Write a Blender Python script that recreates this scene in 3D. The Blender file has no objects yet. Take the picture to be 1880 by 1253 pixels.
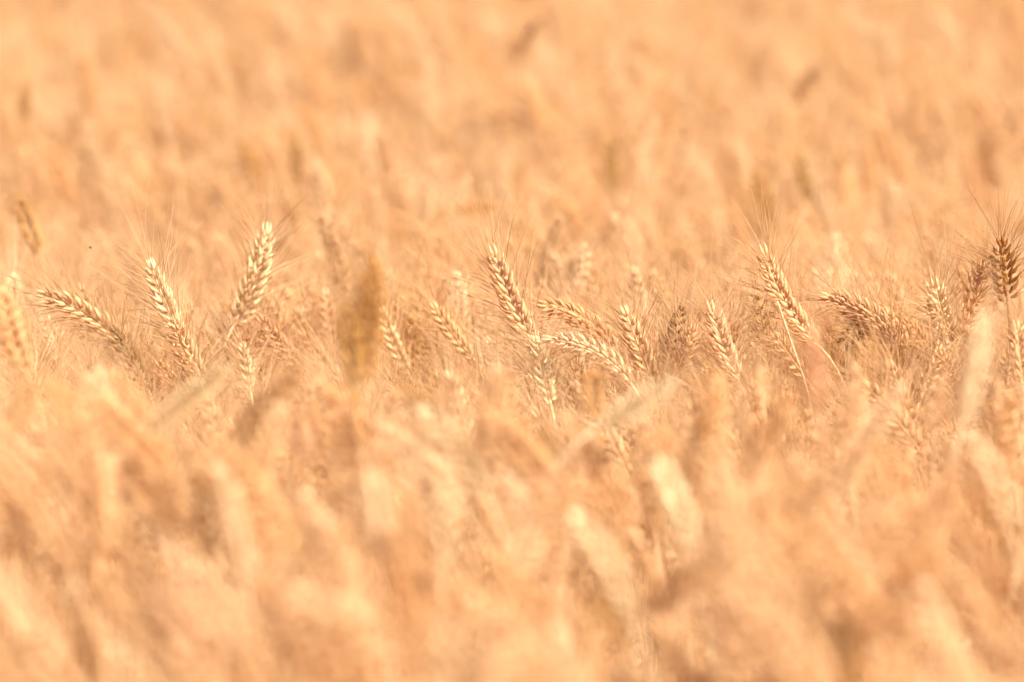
import bpy, math, random
import numpy as np
from mathutils import Vector, Matrix

# ------------------------------------------------------------------ camera, sky, sun, exposure
SC = bpy.context.scene
COL = SC.collection
W, H = 1880.0, 1253.0
CAMZ = 1.58
PITCH = math.radians(8.45)
LENS, SENSOR = 200.0, 36.0
FPX = W * LENS / SENSOR
cam_d = bpy.data.cameras.new('camera')
cam_d.lens = LENS
cam_d.sensor_width = SENSOR
cam_d.clip_start = 0.05
cam_d.clip_end = 3000
cam_d.dof.use_dof = True
cam_d.dof.focus_distance = 5.02
cam_d.dof.aperture_fstop = 4.75
cam = bpy.data.objects.new('camera', cam_d)
COL.objects.link(cam)
cam.location = (0, 0, CAMZ)
cam.rotation_euler = (math.pi / 2 - PITCH, 0, 0)
SC.camera = cam

SUN_EL, SUN_AZ = math.radians(47), math.radians(128)   # azimuth clockwise from the way the camera looks
wd = bpy.data.worlds.new('World')
SC.world = wd
wd.use_nodes = True
nt = wd.node_tree
sky = nt.nodes.new('ShaderNodeTexSky')
sky.sky_type = 'NISHITA'
sky.sun_disc = False
sky.sun_elevation = SUN_EL
sky.sun_rotation = SUN_AZ
sky.air_density = 0.7
sky.dust_density = 5.0
sky.ozone_density = 0.3
bg = nt.nodes['Background']
bg.inputs['Strength'].default_value = 0.085
nt.links.new(sky.outputs[0], bg.inputs['Color'])

sun_d = bpy.data.lights.new('sun', 'SUN')
sun_d.energy = 4.7
sun_d.angle = math.radians(0.5)
sun_d.color = (1.0, 0.88, 0.68)
sun = bpy.data.objects.new('sun', sun_d)
COL.objects.link(sun)
sdir = Vector((math.sin(SUN_AZ) * math.cos(SUN_EL), math.cos(SUN_AZ) * math.cos(SUN_EL), math.sin(SUN_EL)))
sun.rotation_euler = sdir.to_track_quat('Z', 'Y').to_euler()

SC.view_settings.view_transform = 'Standard'
SC.view_settings.look = 'None'
SC.view_settings.gamma = 1
SC.view_settings.exposure = 0.84
SC.cycles.max_bounces = 14
SC.cycles.diffuse_bounces = 6
SC.cycles.transmission_bounces = 8
SC.cycles.glossy_bounces = 3
SC.cycles.caustics_reflective = False
SC.cycles.caustics_refractive = False
SC.cycles.sample_clamp_indirect = 6
SC.cycles.use_denoising = True
SC.cycles.use_fast_gi = False

RNG = np.random.default_rng(11)

# ------------------------------------------------------------------ placing through the picture
SP, CP = math.sin(PITCH), math.cos(PITCH)
FWD = np.array([0, CP, -SP])
UP = np.array([0, SP, CP])
RIGHT = np.array([1.0, 0, 0])
CAM = np.array([0, 0, CAMZ])


def at(px, py, d):
    """the point at depth d metres from the camera that shows at pixel px, py of the photograph"""
    return CAM + d * (FWD + RIGHT * (px - W / 2) / FPX - UP * (py - H / 2) / FPX)


def proj(p):
    q = np.asarray(p) - CAM
    d = q @ FWD
    return W / 2 + FPX * (q @ RIGHT) / d, H / 2 - FPX * (q @ UP) / d, d


# ------------------------------------------------------------------ materials
def straw_material(name, from_attribute, trans=0.33, rough=0.55, scale=260.0, hi=1.18, lo=0.8):
    m = bpy.data.materials.new(name)
    m.use_nodes = True
    t = m.node_tree
    N, L = t.nodes, t.links
    pb = N['Principled BSDF']
    out = N['Material Output']
    if from_attribute:
        a = N.new('ShaderNodeAttribute')
        a.attribute_name = 'tint'
        col = a.outputs['Color']
    else:
        a = N.new('ShaderNodeObjectInfo')
        col = a.outputs['Color']
    tone = N.new('ShaderNodeAttribute')
    tone.attribute_name = 'tone'
    tc = N.new('ShaderNodeTexCoord')
    mp = N.new('ShaderNodeMapping')
    mp.inputs['Scale'].default_value = (1, 1, 0.22)
    L.new(tc.outputs['Object'], mp.inputs[0])
    nz = N.new('ShaderNodeTexNoise')
    nz.inputs['Scale'].default_value = scale
    nz.inputs['Detail'].default_value = 3
    L.new(mp.outputs[0], nz.inputs['Vector'])
    mr = N.new('ShaderNodeMapRange')
    mr.inputs[1].default_value = 0.3
    mr.inputs[2].default_value = 0.7
    mr.inputs[3].default_value = lo
    mr.inputs[4].default_value = hi
    L.new(nz.outputs[0], mr.inputs[0])
    mul = N.new('ShaderNodeMath')
    mul.operation = 'MULTIPLY'
    L.new(mr.outputs[0], mul.inputs[0])
    L.new(tone.outputs['Fac'], mul.inputs[1])
    # pale papery <-> plain straw <-> brown, all colours that the husk itself has
    ramp = N.new('ShaderNodeValToRGB')
    e = ramp.color_ramp.elements
    e[0].position = 0.0
    e[0].color = (0.30, 0.20, 0.13, 1)
    e[1].position = 1.0
    e[1].color = (1.0, 1.0, 1.0, 1)
    n = e.new(0.45)
    n.color = (0.86, 0.80, 0.70, 1)
    n = e.new(0.6)
    n.color = (0.96, 0.94, 0.88, 1)
    hf = N.new('ShaderNodeMath')
    hf.operation = 'MULTIPLY'
    hf.inputs[1].default_value = 0.6
    L.new(mul.outputs[0], hf.inputs[0])
    L.new(hf.outputs[0], ramp.inputs[0])
    mx = N.new('ShaderNodeMix')
    mx.data_type = 'RGBA'
    mx.blend_type = 'MULTIPLY'
    mx.inputs[0].default_value = 1
    L.new(col, mx.inputs[6])
    L.new(ramp.outputs[0], mx.inputs[7])
    L.new(mx.outputs[2], pb.inputs['Base Color'])
    pb.inputs['Roughness'].default_value = rough
    pb.inputs['Specular IOR Level'].default_value = 0.35
    tr = N.new('ShaderNodeBsdfTranslucent')
    L.new(mx.outputs[2], tr.inputs['Color'])
    sh = N.new('ShaderNodeMixShader')
    sh.inputs[0].default_value = trans
    L.new(pb.outputs[0], sh.inputs[1])
    L.new(tr.outputs[0], sh.inputs[2])
    L.new(sh.outputs[0], out.inputs['Surface'])
    return m


MAT = {k: straw_material('dry_' + k, False, tr, ro, s)
       for k, tr, ro, s in (('husk', 0.25, 0.5, 300), ('stem', 0.15, 0.4, 90), ('awn', 0.35, 0.5, 120), ('leaf', 0.45, 0.6, 60))}
MAT_FIELD = straw_material('dry_field', True, 0.3, 0.55, 200)

WHITE = (0.98, 0.84, 0.60)
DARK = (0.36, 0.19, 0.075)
PALE = (0.95, 0.745, 0.505)
STRAW = (0.89, 0.62, 0.373)
GOLD = (0.86, 0.548, 0.285)
TAN = (0.76, 0.485, 0.27)
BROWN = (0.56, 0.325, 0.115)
AMBER = (0.60, 0.32, 0.10)
TINTS = {'pale': PALE, 'straw': STRAW, 'golden': GOLD, 'tan': TAN, 'brown': BROWN, 'amber': AMBER, 'white': WHITE, 'dark': DARK}


# ------------------------------------------------------------------ geometry in arrays
def nrm(v):
    v = np.asarray(v, float)
    return v / (np.linalg.norm(v, axis=-1, keepdims=True) + 1e-12)


class Geo:
    def __init__(self):
        self.v, self.t, self.c, self.n = [], [], [], 0

    def add(self, v, t, tone):
        v = np.asarray(v, float).reshape(-1, 3)
        self.v.append(v)
        self.t.append(np.asarray(t, np.int64).reshape(-1, 3) + self.n)
        self.c.append(np.broadcast_to(np.asarray(tone, float), (len(v),)))
        self.n += len(v)

    def arr(self):
        if not self.v:
            return np.zeros((0, 3)), np.zeros((0, 3), np.int64), np.zeros(0)
        return np.concatenate(self.v), np.concatenate(self.t), np.concatenate(self.c)


def tube(P, R, sides, tone, closed=True):
    """tapered tube along points P with radii R"""
    P = np.asarray(P, float)
    n = len(P)
    T = nrm(np.gradient(P, axis=0))
    ref = np.array([0.3, 1.0, 0.2])
    X = nrm(np.cross(T, ref))
    Y = np.cross(T, X)
    a = np.arange(sides) * 2 * math.pi / sides
    V = P[:, None] + (X[:, None] * np.cos(a)[None, :, None] + Y[:, None] * np.sin(a)[None, :, None]) * np.asarray(R)[:, None, None]
    F = []
    for i in range(n - 1):
        for k in range(sides):
            a0, a1 = i * sides + k, i * sides + (k + 1) % sides
            F += [(a0, a1, a1 + sides), (a0, a1 + sides, a0 + sides)]
    V = V.reshape(-1, 3)
    if closed:
        V = np.concatenate([V, P[-1:]])
        for k in range(sides):
            F.append(((n - 1) * sides + k, (n - 1) * sides + (k + 1) % sides, n * sides))
    return V, F, tone


def husk_template(sides, rings):
    """a pointed plump husk along +z, broad in x, bulging to +y, slightly hooked at the tip"""
    prof = {5: [(0, .30), (.16, .82), (.40, 1.0), (.66, .62), (.86, .20)],
            3: [(0, .35), (.38, 1.0), (.78, .55)], 1: [(.4, 1.0)]}[rings]
    V = []
    a = np.arange(sides) * 2 * math.pi / sides + math.pi / 2
    for z, r in prof:
        for q in a:
            x, y = math.cos(q) * r, math.sin(q) * r
            if y > 0:
                y *= 1.25 if abs(x) < 0.05 else 1.0    # a keel down the outer side
            else:
                y *= 0.6
            V.append((x, y + 0.5 * math.sin(z * math.pi) - 0.5 * z * z, z))
    F = []
    m = len(prof)
    for i in range(m - 1):
        for k in range(sides):
            a0, a1 = i * sides + k, i * sides + (k + 1) % sides
            F += [(a0, a1, a1 + sides), (a0, a1 + sides, a0 + sides)]
    V.append((0, -0.35, 1.0))
    V.append((0, 0, -0.02))
    tip, bot = m * sides, m * sides + 1
    for k in range(sides):
        F.append(((m - 1) * sides + k, (m - 1) * sides + (k + 1) % sides, tip))
        F.append(((k + 1) % sides, k, bot))
    return np.array(V), np.array(F)


HT = {3: husk_template(8, 5), 2: husk_template(6, 3), 1: husk_template(4, 1)}


class Spine:
    """polyline sampled densely, with a frame carried along it"""
    def __init__(self, P, roll=0.0):
        self.P = np.asarray(P, float)
        seg = np.linalg.norm(np.diff(self.P, axis=0), axis=1)
        self.s = np.concatenate([[0], np.cumsum(seg)])
        self.L = self.s[-1]
        self.T = nrm(np.gradient(self.P, axis=0))
        X = []
        x = np.cross(self.T[0], [0.13, 0.9, 0.1])
        for t in self.T:
            x = x - t * (x @ t)
            x = x / np.linalg.norm(x)
            X.append(x)
        X = np.array(X)
        Y = np.cross(self.T, X)
        self.X = X * math.cos(roll) + Y * math.sin(roll)
        self.Y = np.cross(self.T, self.X)

    def __call__(self, u):
        q = np.asarray(u) * self.L
        f = lambda A: np.stack([np.interp(q, self.s, A[:, k]) for k in range(3)], -1)
        return f(self.P), nrm(f(self.T)), nrm(f(self.X)), nrm(f(self.Y))


def ear_geo(sp, lod, rng, size=1.0, awn=1.0, awn_n=1.0, splay=1.0):
    """husks (glumes and florets) of one ear in one array set, its awns in another"""
    G, A = Geo(), Geo()
    L = sp.L
    n = int(round(L / (0.0049 if lod > 1 else 0.0060)))
    u = (np.arange(n) + 0.3) / n
    P, T, X, Y = sp(u * 0.93)
    g = size * np.interp(u, [0, .12, .35, .7, 1], [.72, .95, 1.06, 1.0, .74])
    sg = np.where(np.arange(n) % 2 == 0, 1.0, -1.0)
    S = X * sg[:, None]
    pos, dirs, out, Ls, Ws, Ts, tones, aw = [], [], [], [], [], [], [], []

    def put(p, d, o, l, w, t, tone, awl, spread=0.0):
        pos.append(p); dirs.append(d); out.append(o); Ls.append(l); Ws.append(w); Ts.append(t); tones.append(tone); aw.append(awl)

    J = lambda s: rng.normal(0, s, (n, 3))
    one = np.ones(n)
    main = T * 0.88 + S * 0.50 * splay
    for k in (-1.0, 1.0):
        d = nrm(main + Y * k * 0.52 * splay + J(.10))
        put(P + S * (0.0016 * g)[:, None] + Y * (k * 0.0022 * g)[:, None], d, nrm(S * .8 + Y * k * .9), 0.0128 * g * rng.uniform(.9, 1.1, n),
            0.00195 * g, 0.0018 * g, rng.uniform(.68, 1.05, n), one * (1.0 if lod > 1 else 1.0))
        if lod > 1:
            d = nrm(main * 0.98 + Y * k * 0.74 * splay + S * .1 + J(.11))
            put(P + S * (0.0021 * g)[:, None] + Y * (k * 0.0029 * g)[:, None], d, nrm(S * .5 + Y * k), 0.0100 * g * rng.uniform(.85, 1.12, n),
                0.0019 * g, 0.0011 * g, rng.uniform(.9, 1.4, n), one * 0.4)
    d = nrm(T * .86 + S * 0.56 * splay + J(.11))
    put(P + S * (0.0030 * g)[:, None] + T * (0.0026 * g)[:, None], d, S, 0.0112 * g * rng.uniform(.88, 1.1, n), 0.0019 * g, 0.0017 * g,
        rng.uniform(.65, 1.05, n), one * (1.0 if lod > 1 else 0.3))
    # the spikelet that closes the tip
    Pt, Tt, Xt, Yt = sp(np.array([0.95]))
    for q in range(4 if lod > 1 else 2):
        a = q * math.pi / 2 + .4
        o = nrm(Xt * math.cos(a) + Yt * math.sin(a))
        pos.append(Pt + o * .0009); dirs.append(nrm(Tt + o * .22)); out.append(o)
        Ls.append(np.array([.0112 * size])); Ws.append(np.array([.0015 * size])); Ts.append(np.array([.0014 * size]))
        tones.append(np.array([1.15])); aw.append(np.array([1.0]))
    pos, dirs, out = np.concatenate(pos), nrm(np.concatenate(dirs)), np.concatenate(out)
    Ls, Ws, Ts, tones, aw = map(np.concatenate, (Ls, Ws, Ts, tones, aw))
    out = nrm(out - dirs * np.sum(out * dirs, -1, keepdims=True))
    wid = np.cross(out, dirs)
    HV, HF = HT[lod]
    V = pos[:, None] + wid[:, None] * (HV[None, :, 0:1] * Ws[:, None, None]) + out[:, None] * (HV[None, :, 1:2] * Ts[:, None, None]) \
        + dirs[:, None] * (HV[None, :, 2:3] * Ls[:, None, None])
    F = HF[None] + (np.arange(len(pos)) * len(HV))[:, None, None]
    # darker at the foot of each husk, papery towards its tip: the husk's own colouring
    tn = tones[:, None] * np.interp(HV[:, 2], [0, .25, .7, 1], [.80, .95, 1.08, 1.3])[None]
    G.add(V.reshape(-1, 3), F.reshape(-1, 3), tn.reshape(-1))
    # rachis
    Pr, _, _, _ = sp(np.linspace(0, .96, 6))
    G.add(*tube(Pr, np.linspace(.0011, .0006, 6), 5 if lod > 1 else 3, 1.0))
    # awns
    tips = pos + dirs * Ls[:, None] * .97 - out * Ts[:, None] * .3
    idx = [i for i in np.nonzero(aw > 0)[0] for q in range(2) if rng.random() < aw[i] * awn_n * {3: .72, 2: .26, 1: .2}[lod]]
    segs = {3: 6, 2: 4, 1: 2}[lod]
    for i in idx:
        l = awn * rng.uniform(.028, .070)
        d = nrm(dirs[i] + rng.normal(0, .12, 3))
        bend = nrm(out[i] * rng.normal(.25, .5) + wid[i] * rng.normal(0, .7)) * rng.uniform(.0, .22)
        kink = rng.normal(0, .05, 3)
        s = np.linspace(0, 1, segs + 1)
        Pa = tips[i] + l * (s[:, None] * d + (s ** 2)[:, None] * bend + (np.sin(s * 7) * .12 * s)[:, None] * kink)
        R = np.interp(s, [0, 1], [.00033, .00013] if lod > 1 else [.00042, .0002])
        tn = rng.choice([1.25, 1.05, .75, .42], p=[.40, .28, .20, .12])
        A.add(*tube(Pa, R, 3, tn, closed=False))
    return G, A


def leaf_geo(base, d0, length, width, rng, segs=14, drop=1.0, up=None):
    """a dry narrow leaf, folded along its midrib, twisting and drooping"""
    G = Geo()
    p = np.array(base, float)
    d = nrm(d0)
    side = nrm(np.cross(d, [0.1, 0.2, 1]))
    tw = rng.uniform(-3, 3)
    V = []
    rows = []
    for i in range(segs + 1):
        s = i / segs
        w = width * (math.sin(min(1, s * 3.2) * math.pi / 2) * (1 - s) ** .6 + .04)
        a = tw * s
        nrml = nrm(np.cross(side, d))
        sd = side * math.cos(a) + nrml * math.sin(a)
        nn = np.cross(sd, d)
        rows.append([p - sd * w + nn * w * .5, p - nn * w * .1, p + sd * w + nn * w * .5, p + nn * (w * .1 + .00012)])
        p = p + d * length / segs
        d = nrm(d + np.array([rng.normal(0, .05), rng.normal(0, .05), -drop * 2.4 / segs]))
        side = nrm(side - d * (side @ d))
    V = np.array(rows).reshape(-1, 3)
    F = []
    for i in range(segs):
        for k in range(4):
            a0, a1 = i * 4 + k, i * 4 + (k + 1) % 4
            F += [(a0, a1, a1 + 4), (a0, a1 + 4, a0 + 4)]
    G.add(V, F, np.repeat(np.linspace(.85, 1.15, segs + 1), 4) * rng.uniform(.75, 1.1))
    return G


def stem_geo(P, lod, rng, r0=.0017, r1=.0011):
    G = Geo()
    n = len(P)
    R = np.linspace(r0, r1, n)
    # swollen joints where the leaves leave the culm
    V, F, _ = tube(P, R, 7 if lod == 3 else (5 if lod == 2 else 3), 1)
    G.add(V, F, 1.0 + .15 * np.sin(np.linspace(0, 9, len(V))))
    for q in (.38, .68):
        if lod > 1:
            i = int(q * (n - 1))
            c, t = P[i], nrm(P[min(i + 1, n - 1)] - P[max(i - 1, 0)])
            G.add(*tube(np.array([c - t * .004, c - t * .002, c + t * .002, c + t * .004]), [R[i], R[i] * 1.5, R[i] * 1.5, R[i]], 7, .7))
    return G


def bezier(p0, p1, p2, p3, n):
    s = np.linspace(0, 1, n)[:, None]
    return (1 - s) ** 3 * p0 + 3 * (1 - s) ** 2 * s * p1 + 3 * (1 - s) * s * s * p2 + s ** 3 * p3


# ------------------------------------------------------------------ objects
def mesh_from(name, arrs, tint=None, smooth=True):
    v, t, c = arrs
    me = bpy.data.meshes.new(name)
    me.vertices.add(len(v))
    me.vertices.foreach_set('co', v.astype(np.float32).ravel())
    me.loops.add(len(t) * 3)
    me.loops.foreach_set('vertex_index', t.astype(np.int32).ravel())
    me.polygons.add(len(t))
    me.polygons.foreach_set('loop_start', (np.arange(len(t)) * 3).astype(np.int32))
    me.polygons.foreach_set('loop_total', np.full(len(t), 3, np.int32))
    me.polygons.foreach_set('use_smooth', np.full(len(t), smooth))
    a = me.attributes.new('tone', 'FLOAT', 'POINT')
    a.data.foreach_set('value', c.astype(np.float32))
    if tint is not None:
        a = me.attributes.new('tint', 'FLOAT_COLOR', 'POINT')
        a.data.foreach_set('color', tint.astype(np.float32).ravel())
    me.update(calc_edges=True)
    return me


def part(name, mesh, mat, parent, color):
    o = bpy.data.objects.new(name, mesh)
    COL.objects.link(o)
    if not mesh.materials:
        mesh.materials.append(mat)
    o.parent = parent
    o.color = (*color, 1)
    return o


def stalk_root(loc, label, group, name='wheat_stalk'):
    r = bpy.data.objects.new(name, None)
    COL.objects.link(r)
    r.empty_display_size = .02
    r.location = loc
    r['label'] = label
    r['category'] = 'wheat stalk'
    if group:
        r['group'] = group
    return r


def build_parts(root, geos, color):
    """geos: dict part -> array set, local to root"""
    tc = [tuple(min(1, c * random.uniform(.96, 1.04)) for c in color)] * 4
    part('stem', mesh_from('stem', geos['stem']), MAT['stem'], root, tc[0])
    e = part('ear', mesh_from('ear', geos['ear']), MAT['husk'], root, tc[1])
    part('awns', mesh_from('awns', geos['awns']), MAT['awn'], e, tuple(.5 * a + .5 * b for a, b in zip(tc[2], STRAW)))
    if geos.get('leaf') is not None:
        part('leaf', mesh_from('leaf', geos['leaf']), MAT['leaf'], root, tc[3])


def gz(y):
    """the soil lies a little higher near the camera and falls away behind the focus"""
    f = lambda t: max(0.0, min(1.0, t)) ** 2 * (3 - 2 * max(0.0, min(1.0, t)))
    return .142 * f((4.45 - y) / .48) - .05 * f((3.9 - y) / .9) - .065 * f((y - 5.15) / .8)


# ground: one sheet to the horizon
def ground():
    me = bpy.data.meshes.new('ground')
    n = 60
    xs = np.concatenate([[-1500, -300, -60], np.linspace(-12, 12, n), [60, 300, 1500]])
    ys = np.concatenate([[-1500, -300, -20], np.concatenate([np.linspace(-4, 4, 16), np.linspace(4.1, 6.1, 21), np.linspace(6.5, 26, 30)]), [60, 300, 1500]])
    r = np.random.default_rng(5)
    V = [(x, y, gz(y) + (-abs(r.normal(0, .012)) if abs(x) < 13 and -5 < y < 27 else -.01)) for y in ys for x in xs]
    m = len(xs)
    F = [(j * m + i, j * m + i + 1, (j + 1) * m + i + 1, (j + 1) * m + i) for j in range(len(ys) - 1) for i in range(m - 1)]
    me.from_pydata(V, [], F)
    o = bpy.data.objects.new('ground', me)
    COL.objects.link(o)
    o['kind'] = 'structure'
    mt = bpy.data.materials.new('stubble_soil')
    mt.use_nodes = True
    t = mt.node_tree
    pb = t.nodes['Principled BSDF']
    nz = t.nodes.new('ShaderNodeTexNoise')
    nz.inputs['Scale'].default_value = 30
    nz.inputs['Detail'].default_value = 6
    tc = t.nodes.new('ShaderNodeTexCoord')
    t.links.new(tc.outputs['Object'], nz.inputs['Vector'])
    rp = t.nodes.new('ShaderNodeValToRGB')
    rp.color_ramp.elements[0].position = .35
    rp.color_ramp.elements[0].color = (.36, .20, .10, 1)
    rp.color_ramp.elements[1].position = .65
    rp.color_ramp.elements[1].color = (.62, .38, .19, 1)
    t.links.new(nz.outputs[0], rp.inputs[0])
    t.links.new(rp.outputs[0], pb.inputs['Base Color'])
    pb.inputs['Roughness'].default_value = .95
    bp = t.nodes.new('ShaderNodeBump')
    bp.inputs['Strength'].default_value = .6
    bp.inputs['Distance'].default_value = .02
    t.links.new(nz.outputs[0], bp.inputs['Height'])
    t.links.new(bp.outputs[0], pb.inputs['Normal'])
    me.materials.append(mt)


ground()

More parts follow.
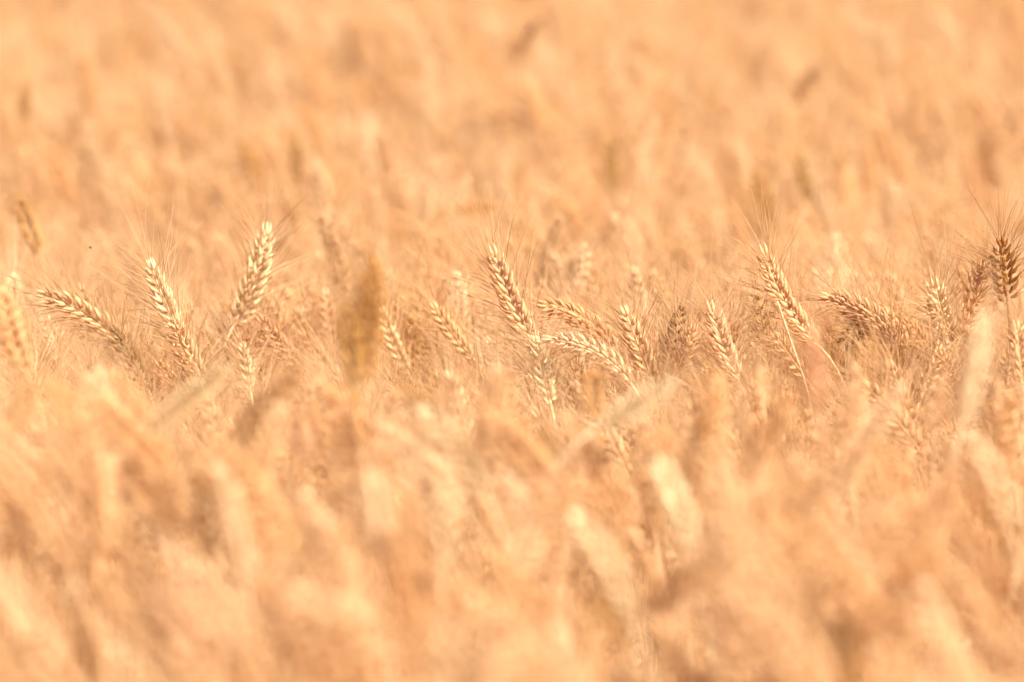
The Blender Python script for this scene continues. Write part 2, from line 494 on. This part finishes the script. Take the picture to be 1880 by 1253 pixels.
# ------------------------------------------------------------------ the stalks one can point to
# tip px, base px, depth, tint, roll, bow (ear bending, + to the photo's right), awn length, size, label
HERO = [
    # in focus, left to right
    (75, 540, 232, 640, 4.97, 'straw', .5, .10, .8, 1.05, 'pale ear slanting down from far left, tip pointing upper left, tight husks'),
    (208, 604, 276, 735, 4.9, 'dark', 1.1, .05, 0.5, 0.9, 'dark brown ear leaning beside the lowest end of the slanting pale ear at left'),
    (278, 488, 338, 622, 5.03, 'pale', .3, -.04, 1.1, 1.05, 'whitish frayed ear standing above the dark brown ear at left'),
    (322, 590, 372, 700, 4.95, 'straw', 1.0, -.05, .8, .95, 'short straw ear just under the whitish frayed ear'),
    (488, 424, 428, 600, 5.24, 'pale', 1.35, .07, .9, 1.22, 'plump bright cream ear leaning right, tallest in the left half'),
    (478, 588, 560, 680, 5.22, 'tan', .8, -.04, .7, 1.0, 'tan ear drooping to the right below the plump cream ear'),
    (446, 636, 460, 720, 4.90, 'straw', .2, .0, .9, .7, 'small pale ear under the plump cream ear'),
    (684, 490, 652, 708, 4.29, 'amber', .9, .03, 0.8, 1.1, 'tall blurred dark brown ear standing alone before the sharp ears'),
    (798, 564, 870, 660, 5.2, 'golden', .4, -.04, .8, .9, 'golden ear half buried in awns left of the centre ear'),
    (906, 463, 988, 640, 5.02, 'straw', .62, -.06, 1.0, 1.12, 'tall sharp straw ear at centre with neat rows of grains, leaning left'),
    (984, 626, 1012, 745, 4.93, 'pale', .2, .0, .7, .95, 'pale upright ear directly beneath the tall centre ear'),
    (996, 560, 1132, 648, 5.06, 'golden', .9, .14, .8, 1.0, 'golden arching ear touching the centre ear on its right'),
    (1004, 624, 1158, 704, 4.90, 'pale', 1.3, .16, .6, .9, 'bright arching ear below the golden arching ear'),
    (1148, 574, 1205, 716, 5.0, 'straw', .3, .0, 1.0, 1.05, 'faint straw ear tangled in awns right of the arching ears'),
    (1252, 566, 1222, 668, 5.14, 'dark', .4, .0, .9, .85, 'brownish shaded ear behind the pale streaked ear'),  # dark tint paints crevice shade into this brownish ear
    (1272, 604, 1226, 710, 4.95, 'pale', 1.2, .03, .9, .95, 'pale streaked ear leaning right in front of a brownish ear'),
    (1306, 566, 1356, 700, 4.97, 'straw', .6, -.04, 1.0, 1.05, 'plump straw ear leaning left with loose grains at its foot'),
    (1392, 546, 1410, 650, 5.12, 'brown', 0, .0, .6, .72, 'thin brown ear standing upright left of the long leaning ear'),
    (1402, 460, 1506, 638, 5.02, 'straw', .75, -.10, 1.0, 1.10, 'long sharp straw ear leaning left, tallest right of centre'),
    (1424, 618, 1486, 706, 4.98, 'golden', .2, .0, .6, .75, 'little golden ear below the long leaning ear'),
    (1514, 546, 1650, 640, 5.04, 'tan', 1.2, .14, .9, 1.12, 'tan ear with splayed grains arching right of the long leaning ear'),
    (1545, 640, 1625, 578, 5.10, 'dark', .6, .1, .8, 1.0, 'shaded brown ear hanging under the splayed tan ear'),  # shade beneath the tan ear is put into this tint
    (1625, 572, 1690, 668, 5.10, 'golden', .5, -.05, 1.0, .95, 'golden ear deep in the awns between the splayed ear and pale ear'),
    (1716, 522, 1752, 640, 4.99, 'pale', .4, -.03, 1.1, 1.12, 'pale bristly ear leaning left at the right side'),
    (1800, 492, 1764, 616, 5.03, 'golden', .9, .04, 1.0, .95, 'golden ear leaning right next to the pale bristly ear'),
    (1838, 448, 1850, 556, 5.0, 'brown', .78, .0, 1.1, 1.12, 'dark brown ear upright on a bare stem, long dark awns, far right'),
    (1722, 640, 1688, 740, 4.93, 'straw', .5, .0, .7, .85, 'small straw ear leaning right, low beneath the pale bristly ear'),
    (1730, 648, 1752, 745, 4.92, 'golden', .5, .0, .7, .8, 'small golden ear leaning left, low beneath the pale bristly ear'),
    (1866, 600, 1876, 700, 4.85, 'golden', .5, .0, .9, .95, 'golden ear cut by the right border beneath the dark brown ear'),
    (1488, 612, 1506, 760, 4.15, 'straw', .5, .0, .7, 0.85, 'blurred straw upright ear hiding the foot of the long leaning ear'),
    (6, 540, 52, 690, 4.4, 'golden', .6, -.05, .8, 1.0, 'soft golden ear leaning left at the left border'),
    (150, 530, 162, 640, 5.3, 'tan', .4, .0, .9, .8, 'thin tan ear behind the slanting pale ear'),
    (598, 540, 610, 660, 5.5, 'straw', .4, .0, .8, .9, 'soft straw ear behind the blurred dark brown ear'),
    (700, 570, 752, 690, 5.3, 'pale', .4, -.05, .8, .9, 'soft pale ear right of the blurred dark brown ear'),
    # behind the focus
    (36, 372, 72, 462, 5.95, 'brown', .4, .0, .2, 1.05, 'blurred dark brown ear high at the left, behind the sharp ears'),
    (1072, 455, 1034, 560, 5.75, 'pale', .4, .12, .5, .85, 'blurred pale ear curving behind the arching ears'),
    (905, 378, 835, 384, 6.4, 'amber', .4, .06, .2, .7, 'blurred brown ear lying level behind the tall centre ear'),
    (540, 255, 545, 340, 6.9, 'brown', .4, .0, .2, 0.85, 'blurred dark ear far behind the plump cream ear'),  # brown ear painted in where a shadow gap shows
    (1120, 262, 1128, 350, 6.9, 'brown', .4, .0, .2, 0.8, 'blurred dark ear far behind the golden arching ear'),  # shade between far ears, put in as a brown ear
    (1416, 352, 1422, 440, 6.3, 'brown', .4, .0, .2, .6, 'blurred dark ear behind the tip of the long leaning ear'),  # small brown ear standing for a dark gap's shade
    (1466, 282, 1486, 370, 6.7, 'brown', .4, .0, .2, 0.85, 'blurred dark ear farther back than the long leaning ear'),  # gap shade painted as a brown ear
    (48, 155, 42, 225, 7.4, 'brown', .4, .0, .2, 0.8, 'blurred dark ear in the far field at upper left'),  # brown ear added for the shade of a far gap
    (690, 352, 700, 440, 6.4, 'straw', .4, .0, .3, 0.7, 'blurred bright ear behind the tall dark brown ear'),
    # before the focus
    (1802, 585, 1764, 792, 4.12, 'white', .4, .03, 0.8, 0.92, 'tall blurred bright ear standing under the dark brown ear'),
    (1786, 805, 1858, 985, 3.98, 'white', .4, .05, 0.8, 0.95, 'blurred bright ear leaning left at the right border'),
    (782, 758, 900, 925, 3.95, 'white', .4, .05, .5, 0.95, 'blurred bright ear leaning left before the tall centre ear'),
    (1062, 955, 1168, 1150, 3.72, 'white', .4, .04, .5, 1.0, 'brightest blurred ear of the foreground, leaning left'),
    (1098, 1105, 1150, 1200, 3.7, 'brown', .4, .0, .3, .7, 'dark blurred ear under the brightest foreground ear'),
    (1212, 858, 1272, 1010, 3.95, 'white', .4, .03, .5, 1.05, 'blurred pale ear leaning left between two brighter foreground ears'),
    (815, 862, 812, 1060, 3.75, 'pale', .4, .0, .5, 0.95, 'upright blurred pale ear under the left bright foreground ear'),
    (410, 680, 255, 800, 4.05, 'pale', .4, .02, .6, 0.85, 'blurred straw ear leaning far right before the dark brown left ear'),
    (1225, 706, 1090, 792, 4.05, 'white', .4, .02, .6, 0.85, 'blurred straw ear leaning far right below the streaked ear'),
    (1398, 680, 1400, 750, 4.3, 'straw', .4, .0, .6, .6, 'small blurred pale ear below the thin brown ear'),
    (1722, 700, 1716, 790, 4.35, 'pale', .4, .0, .6, .75, 'small blurred pale ear below the two small ears at right'),
    (1084, 690, 1098, 770, 4.35, 'amber', .4, .0, .6, .8, 'blurred orange brown ear below the bright arching ear'),
    (365, 868, 385, 1030, 3.85, 'brown', .4, .0, .5, .8, 'blurred brown upright ear in the left foreground'),
    (545, 775, 560, 840, 4.15, 'tan', .4, .0, .5, .9, 'blurred tan ear below the tall dark brown ear'),
    (630, 760, 640, 860, 4.1, 'tan', .4, .0, .5, 1.0, 'blurred tan ear right of another tan ear, under the tall dark brown ear'),
    (52, 708, 18, 800, 4.2, 'brown', .4, .0, .5, .8, 'blurred brown ear leaning right at the left border'),
    (1000, 800, 1030, 880, 4.05, 'brown', .4, .0, .5, .7, 'blurred dark ear right of the left bright foreground ear'),
    (290, 1100, 400, 1240, 3.6, 'straw', .4, .04, .5, 1.05, 'blurred pale ear leaning left in the lower left corner area'),
    (640, 1030, 730, 1200, 3.65, 'straw', .4, .04, .5, 1.05, 'blurred straw ear leaning left near the lower edge, left of centre'),
    (1290, 1110, 1420, 1262, 3.58, 'straw', .4, .04, .5, 1.05, 'blurred pale ear leaning left at the lower edge, right of centre'),
    (1545, 1150, 1560, 1262, 3.6, 'brown', .4, .0, .4, .8, 'blurred brown upright ear at the lower edge'),
    (634, 575, 652, 712, 4.29, 'amber', .2, .02, 0.8, 0.9, 'shorter blurred amber ear touching the tall dark brown ear on its left'),
]


def hero(k, tx, ty, bx, by, d, tint, roll, bow, awn, size, label):
    rng = np.random.default_rng(900 + k)
    d = d * .95 if d < 4.3 else d
    lod = 3 if 4.6 < d < 5.6 else 2
    mm = FPX / d
    Tp = at(tx, ty, d)
    pl = math.hypot(tx - bx, ty - by) / mm
    Lw = max(pl, .070 * size)
    dd = math.sqrt(max(0, Lw * Lw - pl * pl)) * (1 if k % 2 else -1) * .8
    Bp = at(bx, by, d + dd)
    axis = nrm(Tp - Bp)
    side = nrm(np.cross(axis, FWD))            # in the picture plane
    L = np.linalg.norm(Tp - Bp)
    m1 = Bp + axis * L * .33 - side * bow * L
    m2 = Bp + axis * L * .67 - side * bow * L
    E = bezier(Bp, m1, m2, Tp, 14)
    t0 = nrm(m1 - Bp)
    drop = Bp[2]
    # the culm: from the soil, upright, bending over in its last stretch
    back = Bp - t0 * .10
    hx = back[:2] - Bp[:2]
    G0 = np.array([Bp[0] + hx[0] * 1.1, Bp[1] + hx[1] * 1.1 + rng.uniform(-.02, .02), gz(Bp[1])])
    if t0[2] < .1:                             # a hanging ear: the culm comes up beside it and arches over
        G0 = np.array([Bp[0] - t0[0] * .05, Bp[1], gz(Bp[1])])
    S = bezier(G0, G0 + np.array([0, 0, drop * .5]), Bp - t0 * .09, Bp, 26)
    sp = Spine(E - G0, roll)
    ear, awns = ear_geo(sp, lod, rng, size=size * 1.04, awn=awn * .95, awn_n=1.0 if lod == 3 else 2.0, splay=1.0)
    root = stalk_root(G0, label, None)
    g = {'stem': stem_geo(S - G0, lod, rng).arr(), 'ear': ear.arr(), 'awns': awns.arr(), 'leaf': None}
    if d > 4.3:
        q = S[17] - G0
        g['leaf'] = leaf_geo(q, [rng.normal(0, 1), rng.normal(0, .4), .9], rng.uniform(.10, .18), .0045, rng, drop=1.3).arr()
    build_parts(root, g, TINTS[tint])
    return E


HERO_AX = []
for k, h in enumerate(HERO):
    HERO_AX.append(hero(k, *h))

# ------------------------------------------------------------------ variants of the ordinary stalk
NV = 14


def variant(i, lod):
    rng = np.random.default_rng(300 + i)
    n = 60
    ht = rng.uniform(.80, .86)
    a1 = math.radians([5, 13, 22, 28, 35, 40, 47, 18, 10, 25, 32, 58, 30, 16][i % 14])
    L = rng.uniform(.074, .092)
    tot = 1.0
    s = np.linspace(0, 1, n)
    ang = math.radians(rng.uniform(0, 3)) + (a1 * .75) * np.clip((s - .62) / .30, 0, 1) ** 2 + (a1 * .35) * np.clip((s - .9) / .1, 0, 1)
    P = np.zeros((n, 3))
    st = 1.0 / (n - 1)
    wy = rng.normal(0, .02)
    for j in range(1, n):
        P[j] = P[j - 1] + st * np.array([math.sin(ang[j]), wy * math.sin(3 * s[j]), math.cos(ang[j])])
    P *= ht / P[:, 2].max()
    full = np.concatenate([[0], np.cumsum(np.linalg.norm(np.diff(P, axis=0), axis=1))])
    cut = full[-1] - L
    f = lambda q: np.stack([np.interp(q, full, P[:, c]) for c in range(3)], -1)
    stem = f(np.linspace(0, cut, {3: 26, 2: 18, 1: 7}[lod]) ** 1.0)
    E = f(np.linspace(cut, full[-1], 12))
    sp = Spine(E, rng.uniform(0, math.pi))
    ear, awns = ear_geo(sp, lod, rng, size=rng.uniform(.92, 1.12), awn=.92, awn_n=1.0, splay=rng.uniform(.9, 1.15))
    g = {'stem': stem_geo(stem, lod, rng).arr(), 'ear': ear.arr(), 'awns': awns.arr(), 'leaf': None}
    if i % 3 != 1:
        q = f(np.array([cut * rng.uniform(.70, .86)]))[0]
        g['leaf'] = leaf_geo(q, [rng.normal(0, 1), rng.normal(0, 1), .9], rng.uniform(.12, .2), .0050, rng,
                             segs={3: 14, 2: 9, 1: 5}[lod], drop=1.2).arr()
    return g, E, a1


VAR = {lod: [variant(i, lod) for i in range(NV)] for lod in (1, 2, 3)}

# ------------------------------------------------------------------ sowing
def sow():
    out = []
    rng = np.random.default_rng(42)

    def strip(y0, y1, dens, margin):
        cell = 1 / math.sqrt(dens)
        y = y0
        while y < y1:
            hw = .092 * y + margin
            x = -hw
            while x < hw:
                out.append((x + rng.uniform(-.5, .5) * cell, y + rng.uniform(-.5, .5) * cell))
                x += cell
            y += cell
    strip(2.3, 3.4, 330, .3)
    strip(3.4, 4.65, 370, .35)
    strip(4.65, 5.5, 420, .4)
    strip(5.5, 6.0, 300, .5)
    strip(6.0, 10.8, 380, .6)
    strip(10.6, 14.5, 140, .8)
    n0 = len(out)
    strip(2.6, 4.75, 270, .3)          # later, shorter tillers that close the crop
    return np.array(out), n0


def canopy_height(x, y):
    return 1.0 + .018 * math.sin(x * 5.1 + y * 2.3) + .014 * math.sin(x * 9.7 - y * 4.1 + 1) + .01 * math.sin(y * 13.0)


rng = np.random.default_rng(77)
STALKS = []
SOWN, N_TALL = sow()
for i_s, (x, y) in enumerate(SOWN):
    v = int(rng.integers(NV))
    if y < 4.5 and rng.random() < .2:
        v = int(rng.choice([3, 4, 5, 6, 10, 11, 12]))
    rz = (math.pi + rng.normal(0, .85)) if rng.random() < (.72 if y > 4.5 else .48) else rng.uniform(0, 2 * math.pi)
    sc = canopy_height(x, y) * rng.normal(.99, .03)
    if y > 6:
        sc *= .95
    if i_s >= N_TALL:
        sc *= rng.uniform(.78, .92)
    tilt = rng.normal(0, .012, 2)
    r = rng.random()
    tint = 'pale' if r < .2 else 'straw' if r < .58 else 'golden' if r < .80 else 'tan' if r < .985 else 'amber'
    jit = rng.uniform(.93, 1.05)
    R = Matrix.Rotation(tilt[0], 3, 'X') @ Matrix.Rotation(tilt[1], 3, 'Y') @ Matrix.Rotation(rz, 3, 'Z')
    R = np.array(R) * sc
    E = VAR[1][v][1] @ R.T + np.array([x, y, gz(y)])
    tx, ty, td = proj(E[-1])
    mx_, my_, md = proj(E[6])
    # nothing ordinary may stand up in front of the ears in focus: the field there is a little lower
    top = min(proj(E[q])[1] for q in (0, 3, 6, 9, 11))
    if -250 < tx < 2130:
        lim = None
        if td < 4.3:
            lim = 672
        elif td < 4.8:
            lim = 690
        elif td < 5.15:
            lim = 648
        elif td < 5.5:
            lim = 585
        elif td < 5.9:
            lim = 500
        elif td < 6.5:
            lim = 400
        if lim is not None and top < lim:
            k = 1 - (lim - top + rng.uniform(0, 45)) / (FPX / td) / (E[:, 2].max() - gz(y))
            if k < .86:
                continue
            R *= k
            sc *= k
            E = VAR[1][v][1] @ R.T + np.array([x, y, gz(y)])
            tx, ty, td = proj(E[-1])
            mx_, my_, md = proj(E[6])
        # keep clear of the ears one can point to
        bad = False
        for HE, h in zip(HERO_AX, HERO):
            hd = h[4]
            if td < hd + .03:
                vx, vy = h[2] - h[0], h[3] - h[1]
                w = 52 if h[5] == 'white' and hd < 4.3 else 34 if hd < 4.3 else 40
                for qx, qy in ((tx, ty), (mx_, my_)):
                    t = max(0, min(.8, ((qx - h[0]) * vx + (qy - h[1]) * vy) / (vx * vx + vy * vy)))
                    if math.hypot(qx - h[0] - t * vx, qy - h[1] - t * vy) < w:
                        bad = True
                if bad:
                    break
        if bad:
            continue
    STALKS.append(dict(v=v, x=x, y=y, rz=rz, sc=sc, tilt=tilt, tint=tint, jit=jit, R=R, tip=(tx, ty, td), mid=(mx_, my_, md), E=E))

# which of them show largest: ears splatted into a small depth buffer
BW, BH = 470, 313
zb = np.full((BH, BW), 1e9)
ib = np.full((BH, BW), -1)


def splat(E, k):
    pts = E[0] + (E[-1] - E[0]) * np.linspace(0, 1, 2)[:, None]
    q = np.concatenate([E[i] + (E[i + 1] - E[i]) * np.linspace(0, 1, 4)[:, None] for i in range(len(E) - 1)])
    for p in q:
        a, b, d = proj(p)
        r = .0075 * FPX / d / 4
        a, b = a / 4, b / 4
        x0, x1, y0, y1 = int(a - r), int(a + r + 1), int(b - r), int(b + r + 1)
        if x1 <= 0 or y1 <= 0 or x0 >= BW or y0 >= BH:
            continue
        x0, y0 = max(0, x0), max(0, y0)
        z = zb[y0:y1, x0:x1]
        i = ib[y0:y1, x0:x1]
        m = z > d
        z[m] = d
        i[m] = k


for k, s in enumerate(STALKS):
    if -60 < s['mid'][0] < 1940 and -60 < s['mid'][1] < 1320:
        splat(s['E'], k)
for j, E in enumerate(HERO_AX):
    splat(E, 100000 + j)
cnt = np.bincount(ib[(ib >= 0) & (ib < 100000)].ravel(), minlength=len(STALKS))
order = np.argsort(-cnt)
N_THINGS = 300 - len(HERO)
chosen = set(int(i) for i in order[:N_THINGS] if cnt[i] > 6)

REF = {0: 'slanting pale ear at left', 2: 'whitish frayed ear', 5: 'tan drooping ear', 4: 'plump cream ear', 7: 'tall dark brown ear',
       8: 'half-buried golden ear', 9: 'tall centre ear', 11: 'golden arching ear', 12: 'bright arching ear', 15: 'pale streaked ear',
       16: 'plump straw ear', 17: 'thin brown ear', 18: 'long leaning ear', 20: 'splayed tan ear', 23: 'pale bristly ear', 25: 'dark ear on the bare stem',
       30: 'soft golden ear at the left border', 34: 'blurred dark ear high at left', 35: 'curving blurred pale ear', 36: 'level blurred brown ear',
       43: 'tall bright ear at right', 44: 'bright ear at the right border', 45: 'bright ear before the centre', 46: 'brightest foreground ear',
       48: 'pale ear between brighter ones', 49: 'upright blurred pale ear', 50: 'far-right-leaning straw ear', 55: 'brown upright foreground ear',
       60: 'pale ear by the lower left corner', 61: 'straw ear near the lower edge', 62: 'pale ear at the lower edge', 63: 'brown ear at the lower edge'}
DIRS = ['right of', 'above right of', 'above', 'above left of', 'left of', 'below left of', 'below', 'below right of']


def describe(s):
    """its lean and colour, and where it stands from an ear that is easy to find"""
    tx, ty, td = s['tip']
    mx_, my_, _ = s['mid']
    bx, by, _ = proj(s['E'][0])
    dx, dy = tx - bx, by - ty
    ang = math.degrees(math.atan2(dx, max(1, dy)))
    lean = 'upright' if abs(ang) < 14 else 'left-leaning' if ang < 0 else 'right-leaning'
    if ty > by:
        lean = 'drooping'
    col = {'pale': 'cream', 'straw': 'straw-coloured', 'golden': 'golden', 'tan': 'tan', 'amber': 'brown'}[s['tint']]
    blur = '' if 4.78 < td < 5.35 else 'blurred '
    c = []
    for j, nm in REF.items():
        h = HERO[j]
        hx, hy = (h[0] + h[2]) / 2, (h[1] + h[3]) / 2
        ddx, ddy = mx_ - hx, hy - my_
        r = math.hypot(ddx, ddy)
        q = DIRS[int(round(math.degrees(math.atan2(ddy, ddx)) / 45)) % 8]
        near = 'close ' if r < 85 else '' if r < 190 else 'well '
        c.append((r, f'{lean} {blur}{col} ear {near}{q} the {nm}'))
    c.sort()
    return [x[1] for x in c]


used = set(h[-1] for h in HERO)
for k in sorted(chosen, key=lambda q: -cnt[q]):
    c = describe(STALKS[k])
    lab = next((x for x in c[:6] if x not in used), None) or next((x for x in c if x not in used), c[0])
    used.add(lab)
    STALKS[k]['label'] = lab

LODK = {}


def place_thing(s):
    td = s['tip'][2]
    lod = 3 if 4.75 < td < 5.45 else 2
    key = (lod, s['v'])
    g = VAR[lod][s['v']][0]
    grp = 'ears of wheat before the sharp row' if td < 4.7 else 'ears of wheat in the sharp row' if td < 5.45 else 'ears of wheat behind the sharp row'
    root = stalk_root((s['x'], s['y'], gz(s['y'])), s['label'], grp)
    root.rotation_mode = 'XYZ'
    M = Matrix(((s['R'] / s['sc']).tolist()))
    root.rotation_euler = M.to_euler('XYZ')
    root.scale = (s['sc'],) * 3
    color = tuple(min(.98, c * s['jit']) for c in TINTS[s['tint']])
    if key not in LODK:
        LODK[key] = {p: mesh_from(p, g[p]) for p in g if g[p] is not None}
    ms = LODK[key]
    part('stem', ms['stem'], MAT['stem'], root, color)
    e = part('ear', ms['ear'], MAT['husk'], root, color)
    part('awns', ms['awns'], MAT['awn'], e, color)
    if 'leaf' in ms:
        part('leaf', ms['leaf'], MAT['leaf'], root, color)


for k in sorted(chosen):
    place_thing(STALKS[k])

# ------------------------------------------------------------------ all the rest of the field: nobody could count it
allv, allt, allc, alltint = [], [], [], []
off = 0
for lod in (1, 2, 3):
    for v in range(NV):
        sel = [s for k, s in enumerate(STALKS) if k not in chosen and s['v'] == v and
               (3 if (4.75 < s['tip'][2] < 5.45 and abs(s['tip'][0] - 940) < 1150) else 2 if (4.2 < s['tip'][2] < 6 and abs(s['tip'][0] - 940) < 1150) else 1) == lod]
        if not sel:
            continue
        g = VAR[lod][v][0]
        G = Geo()
        for p in g:
            if g[p] is not None:
                G.add(*g[p])
        V, T, C = G.arr()
        M = np.array([s['R'] for s in sel])
        O = np.array([(s['x'], s['y'], gz(s['y'])) for s in sel])
        VV = np.einsum('sij,vj->svi', M, V) + O[:, None]
        TT = T[None] + (np.arange(len(sel)) * len(V))[:, None, None] + off
        allv.append(VV.reshape(-1, 3).astype(np.float32))
        allt.append(TT.reshape(-1, 3).astype(np.int32))
        allc.append(np.tile(C, len(sel)).astype(np.float32))
        tn = np.array([[min(.98, c * s['jit']) for c in TINTS[s['tint']]] + [1] for s in sel])
        alltint.append(np.repeat(tn, len(V), 0).astype(np.float32))
        off += len(sel) * len(V)
me = mesh_from('wheat_field', (np.concatenate(allv), np.concatenate(allt), np.concatenate(allc)), np.concatenate(alltint))
fo = bpy.data.objects.new('wheat_field', me)
me.materials.append(MAT_FIELD)
COL.objects.link(fo)
fo['kind'] = 'stuff'
fo['label'] = 'dense ripe wheat field of straw, ears, leaves and fine awns'
print('STALKS', len(STALKS), 'things', len(chosen) + len(HERO), 'tris', len(me.polygons), 'dup labels', len(chosen) - len({STALKS[k]['label'] for k in chosen}))

# ------------------------------------------------------------------ a bare straw and a flying insect
def bare_straw(p0, p1, d, r, label, tint, bend):
    A, B = at(*p0, d), at(*p1, d)
    G0 = np.array([B[0] + (B[0] - A[0]) * 1.2, B[1] + .02, gz(B[1])])
    P = np.concatenate([bezier(G0, G0 + [0, 0, B[2] * .6], B - nrm(A - B) * .08, B, 18), bezier(B, B + (A - B) * .4 + np.array(bend), A, A, 8)[1:]])
    root = bpy.data.objects.new('bare_straw', None)
    COL.objects.link(root)
    root.location = G0
    root['label'] = label
    root['category'] = 'straw'
    G = Geo()
    G.add(*tube(P - G0, np.linspace(r * 1.3, r * .6, len(P)), 6, 1.25))
    part('stem', mesh_from('stem', G.arr()), MAT['stem'], root, TINTS[tint])
    rg = np.random.default_rng(3)
    q = (P - G0)[14]
    part('leaf', mesh_from('leaf', leaf_geo(q, [.8, .3, .7], .12, .004, rg).arr()), MAT['leaf'], root, TINTS[tint])


bare_straw((1427, 553), (1474, 690), 4.97, .0012, 'thin bare pale straw without an ear, left of the long leaning ear', 'pale', (0, 0, 0))


def insect():
    c = at(166, 455, 5.02)
    root = bpy.data.objects.new('flying_insect', None)
    COL.objects.link(root)
    root.location = c
    root['label'] = 'tiny black insect in flight above the whitish frayed ear'
    root['category'] = 'insect'
    mt = bpy.data.materials.new('insect_shell')
    mt.use_nodes = True
    pb = mt.node_tree.nodes['Principled BSDF']
    nz = mt.node_tree.nodes.new('ShaderNodeTexNoise')
    nz.inputs['Scale'].default_value = 900
    rp = mt.node_tree.nodes.new('ShaderNodeValToRGB')
    rp.color_ramp.elements[0].color = (.01, .008, .008, 1)
    rp.color_ramp.elements[1].color = (.06, .04, .035, 1)
    mt.node_tree.links.new(nz.outputs[0], rp.inputs[0])
    mt.node_tree.links.new(rp.outputs[0], pb.inputs['Base Color'])
    pb.inputs['Roughness'].default_value = .35
    G = Geo()
    z = np.array([-1.3, -1.1, -.6, -.1, .1, .35, .6, .75, .9, 1.15, 1.3]) * .0011
    r = np.array([.02, .3, .5, .45, .25, .42, .38, .18, .3, .28, .04]) * .0012
    P = np.stack([z * .35, z * .1, -z], -1)
    G.add(*tube(P, r, 8, 1.0))
    part('body', mesh_from('body', G.arr()), mt, root, (1, 1, 1))
    for sgn in (-1, 1):
        Wg = Geo()
        n = 8
        o = np.array([(0, 0)] + [(1.8 * math.sin(t) ** .7 * .0009 + .0003, (math.cos(t)) * .0006) for t in np.linspace(.05, math.pi - .05, n)])
        top = np.stack([sgn * o[:, 0], o[:, 1] * .6, o[:, 1] + .0004], -1)
        m = len(top)
        V = np.concatenate([top, top + [0, .00003, 0]])
        F = [(0, i, i + 1) for i in range(1, m - 1)] + [(m, m + i + 1, m + i) for i in range(1, m - 1)]
        Wg.add(V, F, 1.0)
        part('wing', mesh_from('wing', Wg.arr()), MAT['leaf'], root, (.5, .4, .3))


insect()
